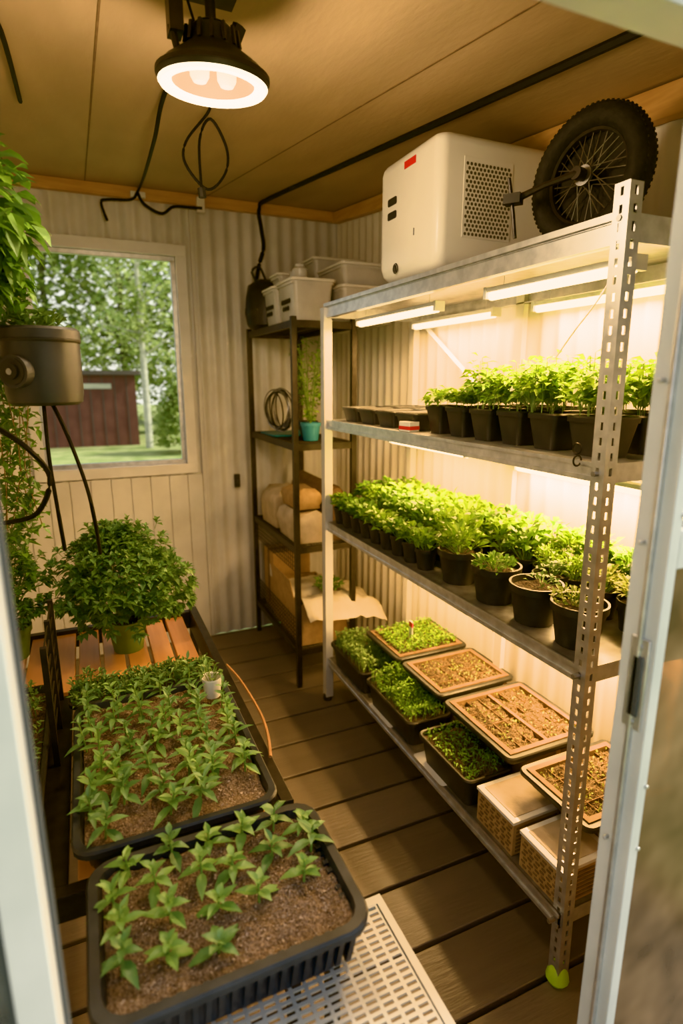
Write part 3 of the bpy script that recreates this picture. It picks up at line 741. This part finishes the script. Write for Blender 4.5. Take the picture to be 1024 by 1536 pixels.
pts=[(-.022,.668),(.038,.660),(.098,.645),(-.018,.725),(.045,.712),(.115,.712),(.172,.700),(.245,.705),(-.026,.778),(.035,.772),(.100,.770),(.155,.765),(.215,.765),(.275,.752),(-.0,.825),(.065,.828),(.125,.825),(.185,.82),(.238,.822),(.287,.80)]
for (px,py) in pts:
    seedling(m,px+U(-.006,.006),py+U(-.006,.006),.732,U(.030,.052),U(.040,.050),.0180,'leaf_seed_y' if rnd.random()<.6 else 'leaf_seed',n=rnd.choice((8,9,10)),seg=4,lean=.006)
m.done('seedling_tray')
# middle tray
m=MB(); x0,x1,y0,y1=-.085,.270,.88,1.375
tray(m,x0,x1,y0,y1,BT+.0005,.75,'tray_plastic',rim=.014,taper=.010,r=.03)
soil(m,x0+.02,x1-.02,y0+.02,y1-.02,.737,'soil',amp=.010,step=.008,chips=2600,cs=.003)
for i in range(6):
    for j in range(9):
        px=x0+.040+i*.055+U(-.013,.013); py=y0+.055+j*.050+U(-.013,.013)
        if rnd.random()<(.45 if j<1 else .04): continue
        far=j/8
        seedling(m,px,py,.734,U(.035,.065)*(1+.5*far),U(.044,.054)*(1-.2*far),.0180*(1-.2*far),'leaf_seed' if rnd.random()<.7 else 'leaf_seed_y',n=rnd.choice((9,10,12)),seg=4,lean=.012)
m.done('seedling_tray')
# far herb tray
m=MB(); x0,x1,y0,y1=-.10,.262,1.385,1.50
tray(m,x0,x1,y0,y1,BT+.0005,.738,'black_plastic',rim=.012,taper=.010,r=.03)
soil(m,x0+.018,x1-.018,y0+.018,y1-.018,.726,'soil_dark',amp=.012,step=.012)
for i in range(1300):
    px,py=U(x0+.01,x1-.01),U(y0+.01,y1-.01); hh=.05*U(.2,1)*(.5+1.0*abs(noise.noise((px*10,py*10,0))))
    if i%6==0: m.tube([(px,py,.726),(px+U(-.01,.01),py,.730+hh)],.001,'stem',n=3,caps=False)
    m.leaf((px,py,.729+hh),rd(-5,75),U(.012,.026),.007,'herb' if i%3 else 'leaf_seed',seg=1)
m.done('herb_tray')
m=herbtray(-.41,-.135,.93,1.54,BT-.0075,.735,1400,'herb',.018,.05); m.done('herb_tray')
m=MB(); m.lathe([(.019,0),(.023,.045),(.0245,.046),(.024,.05),(.021,.048),(.017,.004),(.001,.004)],'white_plastic',c=(.222,1.27,.758),cap0=True,n=20)
clump(m,.222,1.27,.79,.02,.05,24,.02,.01,'herb'); m.done('plastic_cup')
cable([(.29,1.02,.735),(.308,1.10,.733),(.318,1.2,.73),(.312,1.35,.733),(.297,1.45,.735)],.0035,name='irrigation_hose',mt='terracotta')
def bush(name,x,y,z,r,h,n,L,W,mt,mt2,potr=.06,poth=.10):
    m=MB(); roundpot(m,x,y,z,potr,poth,'pot_green')
    cz=z+h*.60
    for k in range(26):
        d=rd(-5,80); m.curve([(x,y,z+poth*.8),(x+d.x*r*.4,y+d.y*r*.4,z+poth+h*.25),(x+d.x*r*.85,y+d.y*r*.85,cz+d.z*h*.38)],.0022,'stem',n=4,sub=3)
    for s_ in range(n):
        d=rd(-50,88); q=U(.30,1.0)**.4
        w=1+.40*noise.noise((d.x*2.6+x,d.y*2.6,d.z*2.6))+U(-.10,.10)
        p=Vector((x+d.x*r*q*w,y+d.y*r*q*w,cz+d.z*h*.45*q*w))
        ax=(d+Vector((0,0,.5))).normalized(); mm=mt if rnd.random()<.6 else mt2
        m.tube([p-ax*.03,p+ax*.008],.001,'stem',n=3,caps=False)
        for k in range(7):
            a=k*2.4+s_; e=math.radians(10+9*k)
            t=Vector((math.cos(a),math.sin(a),0)); t=(t-ax*t.dot(ax)).normalized()
            m.leaf(p+ax*(.002*k-.012),t*math.cos(e)+ax*math.sin(e),L*(1-.07*k)*U(.8,1.15),W*(1-.07*k),mm,droop=U(.1,.4),seg=2)
    return m.done(name,loc=(x,y,z))
bush('potted_basil_bush',.062,1.765,BT+.0005,.19,.36,1000,.030,.017,'leaf_bush','leaf_seed')
bush('potted_mint_bush',-.26,1.84,BT+.0005,.12,.37,260,.030,.018,'leaf_mid','leaf_bush')
m=MB()
for y in (1.25,1.40,1.54): m.box(-.128,-.116,y-.006,y+.006,BT-.008,.96,'black_metal')
for k in range(7): m.tube([(-.122,1.25,.74+.035*k),(-.122,1.54,.74+.035*k)],.002,'black_metal',n=4)
m.done('wire_side_panel')
m=MB(); 
m.box(-.5,-.20,1.18,1.45,1.585,1.60,'wood_trim'); m.tube([(-.5,1.3,1.45),(-.2,1.3,1.585)],.008,'black_metal',n=6)
m.tube([(-.5,1.30,1.53),(-.13,1.30,1.53)],.010,'black_metal',n=8)
m.done('wall_bracket_shelf')
m=MB(); roundpot(m,-.22,1.28,1.6005,.085,.13,'terracotta')
for i in range(900):
    d=rd(-60,85); q=U(.4,1)**.6
    m.leaf((-.20+d.x*.15*q,1.30+d.y*.14*q,1.79+d.z*.15*q),d+rd(-60,30)*.8,U(.03,.05),U(.022,.034),'leaf_mid' if i%3 else 'leaf_bush',seg=3,droop=.4)
for i in range(350):
    m.leaf((-.13+U(-.05,.055),1.27+U(-.05,.05),1.63+U(0,.12)),rd(-50,40),U(.015,.03),U(.012,.02),'leaf_mid',seg=2,droop=.4)
m.done('trailing_pothos')
m=MB(); gx,gy=-.066,1.30
m.lathe([(.058,1.452),(.067,1.458),(.070,1.475),(.071,1.575),(.073,1.577),(.073,1.593),(.068,1.598),(.064,1.592),(.062,1.583)],'grey_plastic',c=(gx,gy,0),n=36,cap0=True)
m.lathe([(.0715,1.570),(.0735,1.573),(.0735,1.576),(.0715,1.577)],'ink',c=(gx,gy,0),n=36)
m.lathe([(.063,1.585),(.001,1.588)],'soil_dark',c=(gx,gy,0),n=24,cap1=True)
d=Vector((-.55,-.83,0)).normalized(); b=Vector((gx,gy,1.515))+d*.062
m.tube([b,b+d*.022],.030,'grey_plastic',n=22); m.tube([b+d*.022,b+d*.024],.024,'ink',n=22); m.tube([b+d*.02,b+d*.030],.014,'black_plastic',n=18); m.tube([b+d*.030,b+d*.032],.006,'galv_dark',n=12)
m.tube([(-.19,1.30,1.53),(-.125,1.30,1.53)],.014,'black_metal',n=8)
clump(m,gx-.01,gy,1.585,.055,.045,160,.022,.014,'herb')
m.done('grey_planter_pot')
cable([(-.055,1.27,1.455),(-.035,1.25,1.40),(-.01,1.24,1.30),(.0,1.26,1.22),(.005,1.35,1.12)],.004)
cable([(-.07,1.27,1.455),(-.07,1.25,1.35),(-.066,1.26,1.25),(-.063,1.3,1.15)],.004)
cable([(-.15,1.2,1.42),(-.10,1.18,1.38),(-.07,1.2,1.32),(-.10,1.22,1.25),(-.16,1.25,1.23)],.005)
m=MB()
for k in range(9):
    x=-.135+U(-.05,.02); y=1.40+U(-.05,.05); z=1.57
    pts=[(x,y,z),(x+.01,y,z-.12),(x+U(-.02,.02),y,z-.25),(x+U(-.02,.02),y,z-.38)]
    m.curve(pts,.0012,'stem_brown',n=3,sub=3)
    for i in range(90):
        t=U(0,1); m.leaf((x+U(-.025,.025),y+U(-.02,.02),z-.42*t),rd(-50,30),U(.014,.028),.013,'herb' if i%2 else 'leaf_mid',seg=1)
m.done('trailing_vine')

# ------------------------------------------------------------------ outside
GZ=-.06
m=MB(); m.box(-30,30,-8,40,-.14,GZ,'lawn'); m.done('lawn')
m=MB(); sx0,sx1,sy0,sy1=-1.45,1.2,15,17
m.box(sx0,sx1,sy0,sy1,GZ,1.62,'shed_wood')
for k in range(10): m.box(sx0+.27*k,sx0+.27*k+.02,sy0-.015,sy0,GZ,1.62,'shed_roof')
m.box(sx0-.12,sx1+.12,sy0-.15,sy1+.15,1.62,1.72,'shed_roof'); m.box(-.1,.65,sy0-.03,sy0-.016,1.3,1.42,'birch'); m.done('garden_shed')
def tree(name,x,y,h,r,n,bark='bark',tr=.14,low=.3,ls=.3):
    m=MB(); m.tube([(x,y,GZ+.005),(x,y,h*.5),(x,y+.1,h*.9)],[tr,tr*.7,.03],bark,n=8)
    for k in range(9):
        d=rd(10,50); z=h*U(.3,.7); m.tube([(x,y,z),(x+d.x*r*.8,y+d.y*r*.8,z+d.z*r)],[tr*.3,.015],bark,n=5)
    for i in range(n):
        d=rd(-90,90); q=U(.1,1)**.5
        k=1+.4*noise.noise((d.x*2+x,d.y*2,d.z*2))
        m.leaf((x+d.x*r*q*k,y+d.y*r*q*k,max(GZ+.6,h*(low+1)/2+d.z*h*(1-low)/2*q)),rd(-40,60),ls*U(.5,1.2),ls*.6,'tree_leaf',seg=1,droop=.1)
    m.done(name)
tree('birch_tree',1.35,14.2,6,1.1,1500,'birch',.085,.35,.18)
for x,y,h,r in ((-3.4,22.5,8,2.6),(-.9,23.5,8,2.6),(1.5,22.5,8.5,2.5),(3.9,22.5,8,2.6),(6.7,24,9,2.8),(-6.4,24,9,2.8)): tree('deciduous_tree',x,y,h,r,3000,low=.10,ls=.36)
m=MB()
for i in range(7000):
    x=U(-7,9); z=U(0,1.0)*3.2*(.8+.4*noise.noise((x*.5,0,0)))
    m.leaf((x,18.2+U(-.5,.5),GZ+.3+abs(z)),rd(-30,60),U(.12,.28),.14,'tree_leaf',seg=1,droop=.1)
for i in range(2200):
    d=rd(0,90); q=U(.4,1)**.5
    m.leaf((1.95+d.x*.62*q,13+d.y*.5*q,GZ+.15+d.z*1.35*q),rd(-30,60),U(.08,.18),.09,'tree_leaf',seg=1,droop=.1)
m.done('garden_hedge')

# ------------------------------------------------------------------ world, sun
w=bpy.data.worlds.new('World'); bpy.context.scene.world=w; w.use_nodes=True
N=w.node_tree.nodes; Lk=w.node_tree.links; bg=N['Background']
tc=N.new('ShaderNodeTexCoord'); sp=N.new('ShaderNodeSeparateXYZ'); rp=N.new('ShaderNodeValToRGB')
Lk.new(tc.outputs['Generated'],sp.inputs[0]); Lk.new(sp.outputs['Z'],rp.inputs['Fac']); Lk.new(rp.outputs['Color'],bg.inputs['Color'])
rp.color_ramp.elements[0].color=(1.0,.95,.87,1); rp.color_ramp.elements[1].color=(.86,.90,.95,1); rp.color_ramp.elements[1].position=.7
bg.inputs['Strength'].default_value=1.05
s=bpy.data.lights.new('sun','SUN'); s.energy=5.0; s.angle=.2; s.color=(1,.90,.70)
so=bpy.data.objects.new('sun',s); so.rotation_euler=Vector((-.75,.14,-.65)).to_track_quat('-Z','Y').to_euler(); bpy.context.collection.objects.link(so)
vs=bpy.context.scene.view_settings
try: vs.view_transform='Khronos PBR Neutral'
except Exception: vs.view_transform='Standard'
vs.exposure=.25

# ------------------------------------------------------------------ camera
cd=bpy.data.cameras.new('camera'); cam=bpy.data.objects.new('camera',cd); bpy.context.collection.objects.link(cam)
cam.location=(0,0,1.5); cam.rotation_euler=(math.radians(90-12.96),0,math.radians(-23.9))
cd.sensor_fit='VERTICAL'; cd.sensor_height=36; cd.lens=36*860/1536; cd.clip_start=.02; cd.clip_end=200
cd.dof.use_dof=True; cd.dof.focus_distance=1.4; cd.dof.aperture_fstop=2.4
bpy.context.scene.camera=cam
